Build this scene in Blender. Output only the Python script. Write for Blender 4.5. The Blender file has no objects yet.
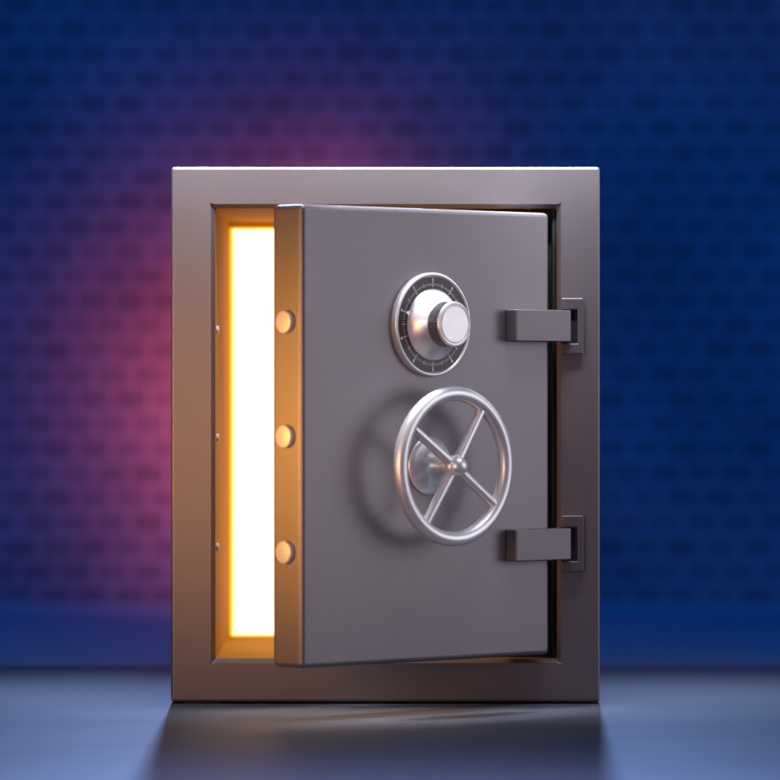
import bpy, bmesh, math, random
from mathutils import Matrix, Vector

random.seed(4)
S = 0.002                      # metres per design unit (the safe is about 1.07 m tall)
scene = bpy.context.scene
C = scene.collection
R = math.radians

# ------------------------------------------------------------------ camera
cam_d = bpy.data.cameras.new("camera")
cam = bpy.data.objects.new("camera", cam_d)
C.objects.link(cam)
D = 4500 * S
cam.location = (0, -D, 320 * S)
cam.rotation_euler = (R(90), 0, 0)
cam_d.sensor_width = 36
cam_d.lens = 36 * 4500 / 780
cam_d.shift_y = -6 / 780
cam_d.clip_start = 0.1
cam_d.clip_end = 200
cam_d.dof.use_dof = True
cam_d.dof.focus_distance = D - 60 * S
cam_d.dof.aperture_fstop = 2.0
scene.camera = cam

# ------------------------------------------------------------------ world, exposure
world = bpy.data.worlds.new("World")
scene.world = world
world.use_nodes = True
bg = world.node_tree.nodes["Background"]
bg.inputs["Color"].default_value = (0.0, 0.10, 0.50, 1)
bg.inputs["Strength"].default_value = 0.10
scene.view_settings.view_transform = 'Standard'
scene.view_settings.look = 'None'
scene.view_settings.exposure = 0
scene.view_settings.gamma = 1
scene.cycles.max_bounces = 8
scene.cycles.sample_clamp_indirect = 6

# ------------------------------------------------------------------ lights


def aim(o, target):
    o.rotation_euler = (Vector(target) - o.location).to_track_quat('-Z', 'Y').to_euler()


def area(name, loc, target, w, h, energy, col, spread=180):
    l = bpy.data.lights.new(name, 'AREA')
    l.shape = 'RECTANGLE'
    l.size, l.size_y = w * S, h * S
    l.energy, l.color = energy, col
    l.spread = R(spread)
    o = bpy.data.objects.new(name, l)
    C.objects.link(o)
    o.location = Vector(loc) * S
    aim(o, Vector(target) * S)
    return o


def spot(name, loc, target, energy, col, angle, blend, radius):
    l = bpy.data.lights.new(name, 'SPOT')
    l.energy, l.color = energy, col
    l.spot_size, l.spot_blend = R(angle), blend
    l.shadow_soft_size = radius * S
    o = bpy.data.objects.new(name, l)
    C.objects.link(o)
    o.location = Vector(loc) * S
    aim(o, Vector(target) * S)
    return o


def point(name, loc, energy, col, radius):
    l = bpy.data.lights.new(name, 'POINT')
    l.energy, l.color = energy, col
    l.shadow_soft_size = radius * S
    o = bpy.data.objects.new(name, l)
    C.objects.link(o)
    o.location = Vector(loc) * S
    return o


# large soft key at the right (throws the wheel's shadow left and down, mirrors in the knob)
area("key_lamp", (1480, -390, 800), (60, -100, 230), 1000, 900, 0.75, (1.0, 0.94, 1.0), 48)
# overhead strip, close to the top of the safe
area("top_lamp", (0, -150, 722), (0, 0, 540), 620, 50, 4.8, (0.96, 0.95, 1.0), 76)
# narrow unseen strip added above the safe to whiten its top edge
area("edge_fill", (0, 34, 750), (0, 60, 537), 470, 40, 6.0, (0.97, 0.96, 1.0), 60)
o = area("door_edge_fill", (32, -114, 716), (32, -114, 0), 300, 24, 1.3, (0.97, 0.96, 1.0), 26)  # unseen strip added above the door to whiten its top edge
o.rotation_euler = (0, 0, R(43))
# big dim softboxes added for the polished metal to mirror
area("softbox_right", (1350, -260, 500), (80, -120, 330), 1700, 1100, 4.6, (0.99, 0.94, 1.0), 62)
area("softbox_top", (320, -300, 1120), (85, -140, 340), 520, 420, 1.1, (0.95, 0.96, 1.0), 46)
area("softbox_left", (-950, -1300, 560), (60, -140, 300), 600, 900, 0.7, (0.95, 0.96, 1.0), 36)
# two lamps high behind the safe: floor light, rim on the top edges
spot("back_lamp_left", (-240, 1150, 960), (-420, -1200, 0), 300, (0.32, 0.50, 1.0), 74, 0.9, 18)
spot("back_lamp_right", (250, 1150, 960), (420, -1200, 0), 215, (0.30, 0.49, 1.0), 74, 0.9, 18)
# soft overhead fill added to lift the floor in front
area("front_floor_fill", (0, -1400, 1100), (0, -1300, 0), 900, 300, 30, (0.50, 0.58, 1.0), 75)
# added warm fills, imitating the opening's glow on the door and left frame
spot("warm_side_fill", (-900, -420, 270), (-100, -235, 285), 125, (1.0, 0.41, 0.06), 35, 1.0, 160)
spot("warm_front_fill", (-480, -1000, 280), (-180, -130, 265), 118, (1.0, 0.44, 0.14), 28, 1.0, 220)
spot("warm_door_fill", (-760, -1500, 280), (-70, -215, 290), 110, (1.0, 0.48, 0.30), 14, 1.0, 280)
# red lamps between the safe and the wall
spot("red_lamp", (-205, 1700, 360), (-205, 1930, 360), 15, (1.0, 0.11, 0.08), 142, 1.0, 35)
spot("red_lamp_top", (-90, 1780, 500), (-90, 1930, 520), 4.6, (0.9, 0.12, 0.28), 142, 1.0, 35)
spot("red_lamp_low", (-205, 1720, 140), (-205, 1930, 140), 6, (0.95, 0.13, 0.16), 142, 1.0, 35)
# blue wash over the wall and the floor in front of it
area("blue_lamp", (0, 760, 1350), (0, 1930, -250), 4600, 300, 54, (0.0, 0.15, 1.0), 120)

# ------------------------------------------------------------------ materials


def new_mat(name):
    m = bpy.data.materials.new(name)
    m.use_nodes = True
    nt = m.node_tree
    return m, nt, nt.nodes["Principled BSDF"]


def paint(name, col, rough, metal, noise=0.05, bump=0.06, scale=14):
    m, nt, b = new_mat(name)
    N, L = nt.nodes.new, nt.links.new
    tc = N("ShaderNodeTexCoord")
    n1 = N("ShaderNodeTexNoise"); n1.inputs["Scale"].default_value = scale / 4; n1.inputs["Detail"].default_value = 6
    n2 = N("ShaderNodeTexNoise"); n2.inputs["Scale"].default_value = 420; n2.inputs["Detail"].default_value = 2
    L(tc.outputs["Object"], n1.inputs["Vector"]); L(tc.outputs["Object"], n2.inputs["Vector"])
    mr = N("ShaderNodeMapRange")
    mr.inputs["To Min"].default_value = rough - noise; mr.inputs["To Max"].default_value = rough + noise
    L(n1.outputs["Fac"], mr.inputs["Value"]); L(mr.outputs["Result"], b.inputs["Roughness"])
    mx = N("ShaderNodeMix"); mx.data_type = 'RGBA'
    mx.inputs["A"].default_value = (*[c * 0.94 for c in col], 1); mx.inputs["B"].default_value = (*[c * 1.06 for c in col], 1)
    L(n1.outputs["Fac"], mx.inputs["Factor"]); L(mx.outputs["Result"], b.inputs["Base Color"])
    bp = N("ShaderNodeBump"); bp.inputs["Strength"].default_value = bump; bp.inputs["Distance"].default_value = 0.001
    L(n2.outputs["Fac"], bp.inputs["Height"]); L(bp.outputs["Normal"], b.inputs["Normal"])
    b.inputs["Metallic"].default_value = metal
    return m


def brushed(name, col, rough, aniso, metal):
    m, nt, b = new_mat(name)
    N, L = nt.nodes.new, nt.links.new
    b.inputs["Base Color"].default_value = (*col, 1)
    b.inputs["Metallic"].default_value = metal
    b.inputs["Anisotropic"].default_value = aniso
    tg = N("ShaderNodeTangent"); tg.direction_type = 'RADIAL'; tg.axis = 'Z'
    L(tg.outputs["Tangent"], b.inputs["Tangent"])
    tc = N("ShaderNodeTexCoord")
    n = N("ShaderNodeTexNoise"); n.inputs["Scale"].default_value = 60; n.inputs["Detail"].default_value = 4
    L(tc.outputs["Object"], n.inputs["Vector"])
    mr = N("ShaderNodeMapRange")
    mr.inputs["To Min"].default_value = rough - 0.05; mr.inputs["To Max"].default_value = rough + 0.07
    L(n.outputs["Fac"], mr.inputs["Value"]); L(mr.outputs["Result"], b.inputs["Roughness"])
    return m


M_safe = paint("safe_paint", (0.225, 0.208, 0.23), 0.42, 0.6)
M_hinge = paint("hinge_paint", (0.175, 0.16, 0.182), 0.40, 0.6)
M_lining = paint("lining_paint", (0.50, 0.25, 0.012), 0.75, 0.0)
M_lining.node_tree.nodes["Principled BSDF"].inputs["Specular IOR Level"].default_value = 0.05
M_steel = paint("wheel_steel", (0.95, 0.965, 1.0), 0.38, 0.62, 0.04, 0.02)
M_bolt = paint("bolt_steel", (0.86, 0.82, 0.78), 0.35, 0.15, 0.04, 0.02)
M_alu = brushed("brushed_aluminium", (0.90, 0.93, 0.99), 0.30, 0.7, 0.65)
M_cap = brushed("brushed_cap", (0.95, 0.93, 0.95), 0.36, 0.0, 0.6)
M_knurl = paint("knob_grip", (0.42, 0.41, 0.44), 0.38, 0.9, 0.04, 0.02)
M_face = paint("dial_enamel", (0.045, 0.038, 0.045), 0.35, 0.0, 0.03, 0.02)
M_dark = paint("absorber_dark", (0.03, 0.033, 0.036), 0.5, 0.0)  # near black, for the added gap strips and absorber plate
M_white = paint("dial_white", (0.82, 0.81, 0.82), 0.5, 0.0, 0.03, 0.0)

# glowing panel at the back of the safe
M_glow, nt, b = new_mat("glow_panel")
b.inputs["Base Color"].default_value = (0.9, 0.9, 0.9, 1)
b.inputs["Emission Color"].default_value = (1.0, 0.70, 0.50, 1)
b.inputs["Emission Strength"].default_value = 2.05

M_strip, nt, b = new_mat("glow_rim_emission")  # emissive border added to draw the panel's yellow glow rim
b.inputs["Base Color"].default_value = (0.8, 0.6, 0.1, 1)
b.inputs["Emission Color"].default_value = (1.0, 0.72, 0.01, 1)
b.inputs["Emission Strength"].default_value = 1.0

# brick wall
M_brick, nt, b = new_mat("painted_brick")
N, L = nt.nodes.new, nt.links.new
tc = N("ShaderNodeTexCoord")
sep = N("ShaderNodeSeparateXYZ"); L(tc.outputs["Object"], sep.inputs[0])
cmb = N("ShaderNodeCombineXYZ"); L(sep.outputs["X"], cmb.inputs["X"]); L(sep.outputs["Z"], cmb.inputs["Y"])
wob = N("ShaderNodeTexNoise"); wob.inputs["Scale"].default_value = 9; wob.inputs["Detail"].default_value = 2
L(cmb.outputs[0], wob.inputs["Vector"])
add = N("ShaderNodeMix"); add.data_type = 'VECTOR'; add.blend_type = 'ADD' if hasattr(add, "blend_type") else add.blend_type
vm = N("ShaderNodeVectorMath"); vm.operation = 'MULTIPLY_ADD'
L(wob.outputs["Color"], vm.inputs[0]); vm.inputs[1].default_value = (0.012, 0.012, 0); L(cmb.outputs[0], vm.inputs[2])
nt.nodes.remove(add)
br = N("ShaderNodeTexBrick")
br.inputs["Scale"].default_value = 1
br.inputs["Brick Width"].default_value = 52.7 * S
br.inputs["Row Height"].default_value = 35.3 * S
br.inputs["Mortar Size"].default_value = 0.013
br.inputs["Mortar Smooth"].default_value = 1.0
br.inputs["Color1"].default_value = (0.15, 0.15, 0.155, 1)
br.inputs["Color2"].default_value = (0.21, 0.205, 0.21, 1)
br.inputs["Mortar"].default_value = (0.325, 0.325, 0.325, 1)
L(vm.outputs[0], br.inputs["Vector"])
pat = N("ShaderNodeTexNoise"); pat.inputs["Scale"].default_value = 1.6; pat.inputs["Detail"].default_value = 5
L(cmb.outputs[0], pat.inputs["Vector"])
mr = N("ShaderNodeMapRange"); mr.inputs["From Min"].default_value = 0.3; mr.inputs["From Max"].default_value = 0.7
mr.inputs["To Min"].default_value = 0.72; mr.inputs["To Max"].default_value = 1.2
L(pat.outputs["Fac"], mr.inputs["Value"])
mul = N("ShaderNodeVectorMath"); mul.operation = 'SCALE'
L(br.outputs["Color"], mul.inputs[0]); L(mr.outputs["Result"], mul.inputs["Scale"])
L(mul.outputs[0], b.inputs["Base Color"])
bp = N("ShaderNodeBump"); bp.inputs["Strength"].default_value = 0.5; bp.inputs["Distance"].default_value = 0.006
L(br.outputs["Fac"], bp.inputs["Height"]); L(bp.outputs["Normal"], b.inputs["Normal"])
b.inputs["Roughness"].default_value = 0.8


def floor_mat(name, col, rough):
    m, nt, b = new_mat(name)
    N, L = nt.nodes.new, nt.links.new
    tc = N("ShaderNodeTexCoord")
    mp = N("ShaderNodeMapping"); mp.inputs["Scale"].default_value = (1.2, 9, 1)
    L(tc.outputs["Object"], mp.inputs["Vector"])
    n1 = N("ShaderNodeTexNoise"); n1.inputs["Scale"].default_value = 2.2; n1.inputs["Detail"].default_value = 7
    L(mp.outputs[0], n1.inputs["Vector"])
    n2 = N("ShaderNodeTexNoise"); n2.inputs["Scale"].default_value = 160; n2.inputs["Detail"].default_value = 3
    L(tc.outputs["Object"], n2.inputs["Vector"])
    mx = N("ShaderNodeMix"); mx.data_type = 'RGBA'
    mx.inputs["A"].default_value = (*[c * 0.90 for c in col], 1); mx.inputs["B"].default_value = (*[c * 1.10 for c in col], 1)
    L(n1.outputs["Fac"], mx.inputs["Factor"]); L(mx.outputs["Result"], b.inputs["Base Color"])
    mr = N("ShaderNodeMapRange"); mr.inputs["To Min"].default_value = rough - 0.08; mr.inputs["To Max"].default_value = rough + 0.08
    L(n1.outputs["Fac"], mr.inputs["Value"]); L(mr.outputs["Result"], b.inputs["Roughness"])
    bp = N("ShaderNodeBump"); bp.inputs["Strength"].default_value = 0.08; bp.inputs["Distance"].default_value = 0.002
    L(n2.outputs["Fac"], bp.inputs["Height"]); L(bp.outputs["Normal"], b.inputs["Normal"])
    return m


M_floor = floor_mat("stage_floor", (0.092, 0.106, 0.145), 0.6)
M_floor.node_tree.nodes["Principled BSDF"].inputs["Specular IOR Level"].default_value = 0.2
M_back = floor_mat("back_floor_paint", (0.18, 0.27, 0.27), 0.6)

# ------------------------------------------------------------------ mesh helpers


def link(name, bm, mat, parent=None, M=None, bevel=0, seg=3, smooth=None):
    me = bpy.data.meshes.new(name)
    bmesh.ops.recalc_face_normals(bm, faces=bm.faces)
    bm.to_mesh(me)
    bm.free()
    me.materials.append(mat)
    o = bpy.data.objects.new(name, me)
    C.objects.link(o)
    if parent:
        o.parent = parent
    if M is not None:
        o.matrix_basis = M
    if smooth:
        me.polygons.foreach_set("use_smooth", [True] * len(me.polygons))
        me.set_sharp_from_angle(angle=R(smooth))
    if bevel:
        md = o.modifiers.new("bevel", 'BEVEL')
        md.width = bevel * S
        md.segments = seg
        md.limit_method = 'ANGLE'
        md.angle_limit = R(40)
        md.harden_normals = True
        me.polygons.foreach_set("use_smooth", [True] * len(me.polygons))
        me.set_sharp_from_angle(angle=R(30))
    return o


def empty(name, parent=None, M=None):
    o = bpy.data.objects.new(name, None)
    o.empty_display_size = 0.1
    C.objects.link(o)
    if parent:
        o.parent = parent
    if M is not None:
        o.matrix_basis = M
    return o


def add_box(bm, x0, x1, y0, y1, z0, z1):
    v = [bm.verts.new((x * S, y * S, z * S)) for x in (x0, x1) for y in (y0, y1) for z in (z0, z1)]
    for f in ((0, 1, 3, 2), (4, 6, 7, 5), (0, 4, 5, 1), (2, 3, 7, 6), (0, 2, 6, 4), (1, 5, 7, 3)):
        bm.faces.new([v[i] for i in f])
    return v


def rect_loop(bm, x0, x1, z0, z1, y):
    return [bm.verts.new((x * S, y * S, z * S)) for x, z in ((x0, z0), (x1, z0), (x1, z1), (x0, z1))]


def bridge(bm, a, b):
    n = len(a)
    for i in range(n):
        bm.faces.new((a[i], a[(i + 1) % n], b[(i + 1) % n], b[i]))


def lathe(bm, prof, n=96, cap0=True, cap1=True):
    """profile of (radius, height) around local Z"""
    loops = []
    for r, z in prof:
        if r < 1e-6:
            loops.append([bm.verts.new((0, 0, z * S))])
        else:
            loops.append([bm.verts.new((r * S * math.cos(2 * math.pi * i / n), r * S * math.sin(2 * math.pi * i / n), z * S)) for i in range(n)])
    for a, b in zip(loops, loops[1:]):
        if len(a) == 1 and len(b) == 1:
            continue
        if len(a) == 1:
            for i in range(n):
                bm.faces.new((a[0], b[i], b[(i + 1) % n]))
        elif len(b) == 1:
            for i in range(n):
                bm.faces.new((a[i], a[(i + 1) % n], b[0]))
        else:
            bridge(bm, a, b)
    if cap0 and len(loops[0]) > 1:
        bm.faces.new(loops[0])
    if cap1 and len(loops[-1]) > 1:
        bm.faces.new(loops[-1])


def arc(cx, cz, r, a0, a1, n=6):
    return [(cx + r * math.cos(R(a0 + (a1 - a0) * i / n)), cz + r * math.sin(R(a0 + (a1 - a0) * i / n))) for i in range(n + 1)]


# ------------------------------------------------------------------ setting
bm = bmesh.new()
add_box(bm, -2600, 2600, -2600, 620, -12, 0)
fl = link("floor", bm, M_floor, bevel=4)
fl["kind"] = "structure"
bm = bmesh.new()
prof = [(626, -10)] + [(1895 + 40 * math.sin(R(a)), -10 + 40 * (1 - math.cos(R(a)))) for a in range(0, 56, 5)]
prof += [(1929, 8), (1929, -40), (626, -40)]
va = [bm.verts.new((-4200 * S, y * S, z * S)) for y, z in prof]
vb = [bm.verts.new((4200 * S, y * S, z * S)) for y, z in prof]
bridge(bm, va, vb); bm.faces.new(va); bm.faces.new(vb)
bf = link("ground", bm, M_back, smooth=40)
bf["kind"] = "structure"
bm = bmesh.new()
add_box(bm, -4200, 4200, 0, 120, -30, 2600)
wall = link("brick_wall", bm, M_brick, M=Matrix.Translation((0, 1930 * S, 0)))
wall["label"] = "brick wall in deep blue light with a red glow, standing behind the safe"
wall["category"] = "wall"

# ------------------------------------------------------------------ the safe
safe = empty("safe")
safe["label"] = "grey steel safe with its thick door ajar and a bright orange glow inside"
safe["category"] = "safe"

X0, X1, Z0, Z1 = -219, 210, 2, 537          # outside of the front
A0, A1, B0, B1 = -175, 167, 45, 496          # opening
CH = 4
bm = bmesh.new()
loops = [
    rect_loop(bm, X0, X1, Z0, Z1, 480),
    rect_loop(bm, X0, X1, Z0, Z1, 0),
    rect_loop(bm, A0 - CH, A1 + CH, B0 - CH, B1 + CH, 0),
    rect_loop(bm, A0, A1, B0, B1, CH * 1.6),
    rect_loop(bm, A0, A1, B0, B1, 10),
    rect_loop(bm, A0 - 6, A1 + 6, B0 - 6, B1 + 6, 10),
    rect_loop(bm, A0 - 6, A1 + 6, B0 - 6, B1 + 6, 440),
]
for a, b_ in zip(loops, loops[1:]):
    bridge(bm, a, b_)
bm.faces.new(loops[0])
bm.faces.new(loops[-1])
body = link("body", bm, M_safe, safe)
md = body.modifiers.new("bevel", 'BEVEL')
md.width = 5.5 * S; md.segments = 4; md.limit_method = 'ANGLE'; md.angle_limit = R(60); md.harden_normals = True
body.data.polygons.foreach_set("use_smooth", [True] * len(body.data.polygons))
body.data.set_sharp_from_angle(angle=R(30))

# four low feet pads hidden in the contact line
for x in (X0 + 30, X1 - 30):
    for y in (30, 450):
        bm = bmesh.new()
        add_box(bm, x - 18, x + 18, y - 18, y + 18, 0, 2)
        link("foot", bm, M_face, safe)

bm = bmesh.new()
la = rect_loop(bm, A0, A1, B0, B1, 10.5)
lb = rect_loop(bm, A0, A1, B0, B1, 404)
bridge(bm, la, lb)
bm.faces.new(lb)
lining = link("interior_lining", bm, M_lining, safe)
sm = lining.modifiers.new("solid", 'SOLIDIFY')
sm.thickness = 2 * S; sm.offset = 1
bm = bmesh.new()
add_box(bm, A0 + 4.5, A1 - 4.5, 395, 403, 47.5, 488)
panel = link("light_panel", bm, M_glow, safe)
panel["label"] = "glowing panel at the back of the safe"
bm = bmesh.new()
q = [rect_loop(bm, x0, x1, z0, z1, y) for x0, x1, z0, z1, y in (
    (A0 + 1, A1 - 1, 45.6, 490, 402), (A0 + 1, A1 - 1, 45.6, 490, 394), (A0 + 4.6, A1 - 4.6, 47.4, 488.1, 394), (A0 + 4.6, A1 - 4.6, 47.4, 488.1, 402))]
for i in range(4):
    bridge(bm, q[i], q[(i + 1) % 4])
link("glow_rim", bm, M_strip, panel)["label"] = "added yellow glow rim around the panel"

# added dark strips that keep the gaps round the door black
bm = bmesh.new()
add_box(bm, 140, A1 - 0.5, 30, 56, B0 + 0.5, B1 - 0.5)
add_box(bm, -40, 139.9, 30, 56, B1 - 10, B1 - 0.5)
add_box(bm, -40, 139.9, 30, 56, B0 + 0.5, B0 + 9)
add_box(bm, 162.5, A1 - 0.5, 11.5, 29.9, B0 + 0.5, B1 - 0.5)
link("gap_blocker", bm, M_dark, safe, bevel=1.5)

# strike pins in the left inner wall
BOLT_Z = (379, 270, 160)
for z in BOLT_Z:
    bm = bmesh.new()
    lathe(bm, [(4, 0), (4, 1.6), (3.2, 2.4), (0, 2.4)], 24)
    link("strike_pin", bm, M_bolt, lining, Matrix.Translation((A0 * S, 40 * S, (z - 4) * S)) @ Matrix.Rotation(R(90), 4, 'Y'), smooth=35)

# ---- door: local frame x = towards the free edge, y = outwards (front), z = up; origin at hinge corner of the front face
TH = 43.0
W = 332.5
d = Vector((-math.cos(R(TH)), -math.sin(R(TH)), 0))
n = Vector((math.sin(R(TH)), -math.cos(R(TH)), 0))
T = 43
DM = Matrix(((d.x, n.x, 0, 159.7 * S), (d.y, n.y, 0, -8 * S), (0, 0, 1, 0), (0, 0, 0, 1)))
# (d, n, z) is left-handed; use x = -d instead
DM = Matrix(((-d.x, -n.x, 0, 159.7 * S), (-d.y, -n.y, 0, -8 * S), (0, 0, 1, 0), (0, 0, 0, 1)))
# so door-local: x = -u, y = -out
bm = bmesh.new()
add_box(bm, -W, 0, 0, T, 50, 490.7)
door = link("door", bm, M_safe, safe, DM, bevel=5, seg=5)
door["label"] = "thick steel door swung half open"

bm = bmesh.new()
add_box(bm, -W + 9, -9, T - 1, T + 3, 59, 482)
link("absorber_plate", bm, M_dark, door, bevel=1.5)  # dark plate added to soak up light bouncing off the door's back

for z in BOLT_Z:
    bm = bmesh.new()
    lathe(bm, [(11, -6), (11, 3.4)] + arc(9.6, 3.4, 1.4, 0, 90, 4) + [(0, 4.8)], 48)
    link("bolt", bm, M_bolt, door, Matrix.Translation((-W * S, (T / 2 + 0.5) * S, z * S)) @ Matrix.Rotation(R(-90), 4, 'Y'), smooth=40)


def on_door(u, z, out=0):
    """dial/wheel frame: local Z points out of the door, local Y up"""
    return DM @ Matrix.Translation((-u * S, -out * S, z * S)) @ Matrix.Rotation(R(90), 4, 'X')


# ---- combination dial
DU, DZ = 166.25, 377.8
bm = bmesh.new()
lathe(bm, [(50.5, 0), (50.5, 4.5)] + arc(48.7, 5.2, 1.8, 0, 180, 8) + [(46.9, 4.4), (0, 4.4)], 128)
dial = link("combination_dial", bm, M_alu, safe, on_door(DU, DZ), smooth=40)
bm = bmesh.new()
lathe(bm, [(46.6, 4.5), (46.6, 5.2), (0, 5.2)], 128)
link("dial_face", bm, M_face, dial, smooth=40)

bm = bmesh.new()


def tick(bm, ang, r0, r1, w, z0=5.2, z1=5.5):
    ca, sa = math.cos(ang), math.sin(ang)
    vs = []
    for z in (z0, z1):
        for r, t in ((r0, -w), (r1, -w), (r1, w), (r0, w)):
            vs.append(bm.verts.new(((r * ca - t * sa) * S, (r * sa + t * ca) * S, z * S)))
    bm.faces.new(vs[4:])
    for i in range(4):
        j = (i + 1) % 4
        bm.faces.new((vs[i], vs[j], vs[4 + j], vs[4 + i]))


for k in range(100):
    ang = R(90 + 3.6 * k)
    if k % 10 == 0:
        tick(bm, ang, 36.4, 42.6, 0.5)
    elif k % 5 == 0:
        tick(bm, ang, 37.2, 41.0, 0.42)
    else:
        tick(bm, ang, 38.2, 39.9, 0.34)
for k in range(10):                       # small mark in place of a numeral outside each long tick
    ang = R(90 + 36 * k)
    cx, cy = 44.0 * math.cos(ang), 44.0 * math.sin(ang)
    vs = [bm.verts.new(((cx + 1.05 * math.cos(t)) * S, (cy + 1.5 * math.sin(t)) * S, 5.5 * S)) for t in [2 * math.pi * i / 14 for i in range(14)]]
    vb = [bm.verts.new((v.co.x, v.co.y, 5.2 * S)) for v in vs]
    bm.faces.new(vs)
    bridge(bm, vb, vs)
link("dial_markings", bm, M_white, dial)

bm = bmesh.new()
lathe(bm, [(34.4, 5.2), (34.6, 6.2), (34.0, 6.9), (20, 19.8), (20, 20.6)], 128)
tri = [(-3.2, 33.4), (3.2, 33.4), (0, 38.6)]      # index pointer
pa = R(162)
lo, hi = [], []
for t, r in tri:
    x, y = r * math.cos(pa) - t * math.sin(pa), r * math.sin(pa) + t * math.cos(pa)
    lo.append(bm.verts.new((x * S, y * S, 5.6 * S)))
    hi.append(bm.verts.new((x * S, y * S, (6.9 if r < 36 else 6.1) * S)))
bm.faces.new(hi); bm.faces.new(lo); bridge(bm, lo, hi)
link("dial_cone", bm, M_alu, dial, smooth=50)

# knurled knob
bm = bmesh.new()
nt_ = 54
loops = []
for z, k in ((19.6, 0), (20.4, 1), (33.2, 1), (34.2, 0)):
    lp = []
    for i in range(nt_ * 4):
        ph = i % 4
        r = (21.9 if ph in (0, 1) else 20.7) if k else 20.7
        a = 2 * math.pi * (i + (0.0)) / (nt_ * 4)
        lp.append(bm.verts.new((r * S * math.cos(a), r * S * math.sin(a), z * S)))
    loops.append(lp)
for a, b_ in zip(loops, loops[1:]):
    bridge(bm, a, b_)
bm.faces.new(loops[0]); bm.faces.new(loops[-1])
link("knob", bm, M_knurl, dial, smooth=25)
bm = bmesh.new()
lathe(bm, [(20.9, 33.8)] + [(21.9, 34.2), (22.1, 35.2), (21.4, 36.2), (20.2, 36.5), (19.3, 36.3), (18.9, 35.6), (18.4, 35.6), (18.0, 36.2), (17.4, 36.5), (0, 36.5)], 128)
link("knob_cap", bm, M_cap, dial, smooth=15)

# ---- hand wheel
HU, HZ = 166.4, 240.3
HM = on_door(HU, HZ)
bm = bmesh.new()
RR, rr, hz = 70.4, 7.1, 34.5
nu, nv = 128, 24
g = [[bm.verts.new(((RR + rr * math.cos(2 * math.pi * j / nv)) * math.cos(2 * math.pi * i / nu) * S,
                    (RR + rr * math.cos(2 * math.pi * j / nv)) * math.sin(2 * math.pi * i / nu) * S,
                    (hz + rr * math.sin(2 * math.pi * j / nv)) * S)) for j in range(nv)] for i in range(nu)]
for i in range(nu):
    for j in range(nv):
        bm.faces.new((g[i][j], g[(i + 1) % nu][j], g[(i + 1) % nu][(j + 1) % nv], g[i][(j + 1) % nv]))
wheel = link("handwheel", bm, M_steel, safe, HM, smooth=60)
for k in range(4):
    bm = bmesh.new()
    lathe(bm, [(5.0, 0), (5.0, 8), (4.6, 40), (4.4, 63)], 24)
    a = R(55.5 + 90 * k)
    M = Matrix.Translation((0, 0, 36 * S)) @ Matrix.Rotation(a, 4, 'Z') @ Matrix.Rotation(R(91.2), 4, 'Y') @ Matrix.Translation((0, 0, 6 * S))
    link("spoke", bm, M_steel, wheel, M, smooth=50)
bm = bmesh.new()
lathe(bm, [(0, 28), (7, 28.3), (10.2, 29.5), (11.2, 31.5), (11.2, 38), (10.4, 39.6), (10.0, 40)] + arc(0, 40, 9.9, 4, 90, 10)[:-1] + [(0, 49.9)], 64)
link("hub", bm, M_steel, wheel, smooth=40)
bm = bmesh.new()
lathe(bm, [(28, 0), (28.4, 1.2), (27.6, 2.4), (23, 3.8), (17, 6.2), (12, 9.6), (9, 14), (7.6, 20), (7.2, 29)], 96)
link("shaft_flange", bm, M_steel, wheel, smooth=45)

# ---- hinges: bar on the door, bracket on the frame
for zc in (377.8, 160.5):
    hg = empty("hinge", safe, Matrix.Translation((180 * S, 0, zc * S)))
    inv = hg.matrix_basis.inverted()
    bm = bmesh.new()
    add_box(bm, -62.3, 14.8, -15.5, -0.3, zc - 15.8, zc + 15.8)
    link("hinge_bar", bm, M_hinge, hg, inv @ DM, bevel=1.3, seg=3)
    # C-shaped bracket, open towards the door where the bar enters
    bm = bmesh.new()
    out = [(171, -28), (193, -28), (193, 28), (171, 28), (171, 16.4), (187.3, 16.4), (187.3, -17.4), (171, -17.4)]
    fr = [bm.verts.new((x * S, -7 * S, (zc + z) * S)) for x, z in out]
    bk = [bm.verts.new((x * S, 0, (zc + z) * S)) for x, z in out]
    bm.faces.new(fr); bm.faces.new(bk); bridge(bm, fr, bk)
    link("hinge_bracket", bm, M_hinge, hg, inv, bevel=1.2, seg=3)
    bm = bmesh.new()
    add_box(bm, 171.5, 187.2, -1.2, -0.4, zc - 17.3, zc + 16.3)
    link("slot_shade", bm, M_face, hg, inv)  # dark sheet standing in for the shade inside the bracket slot
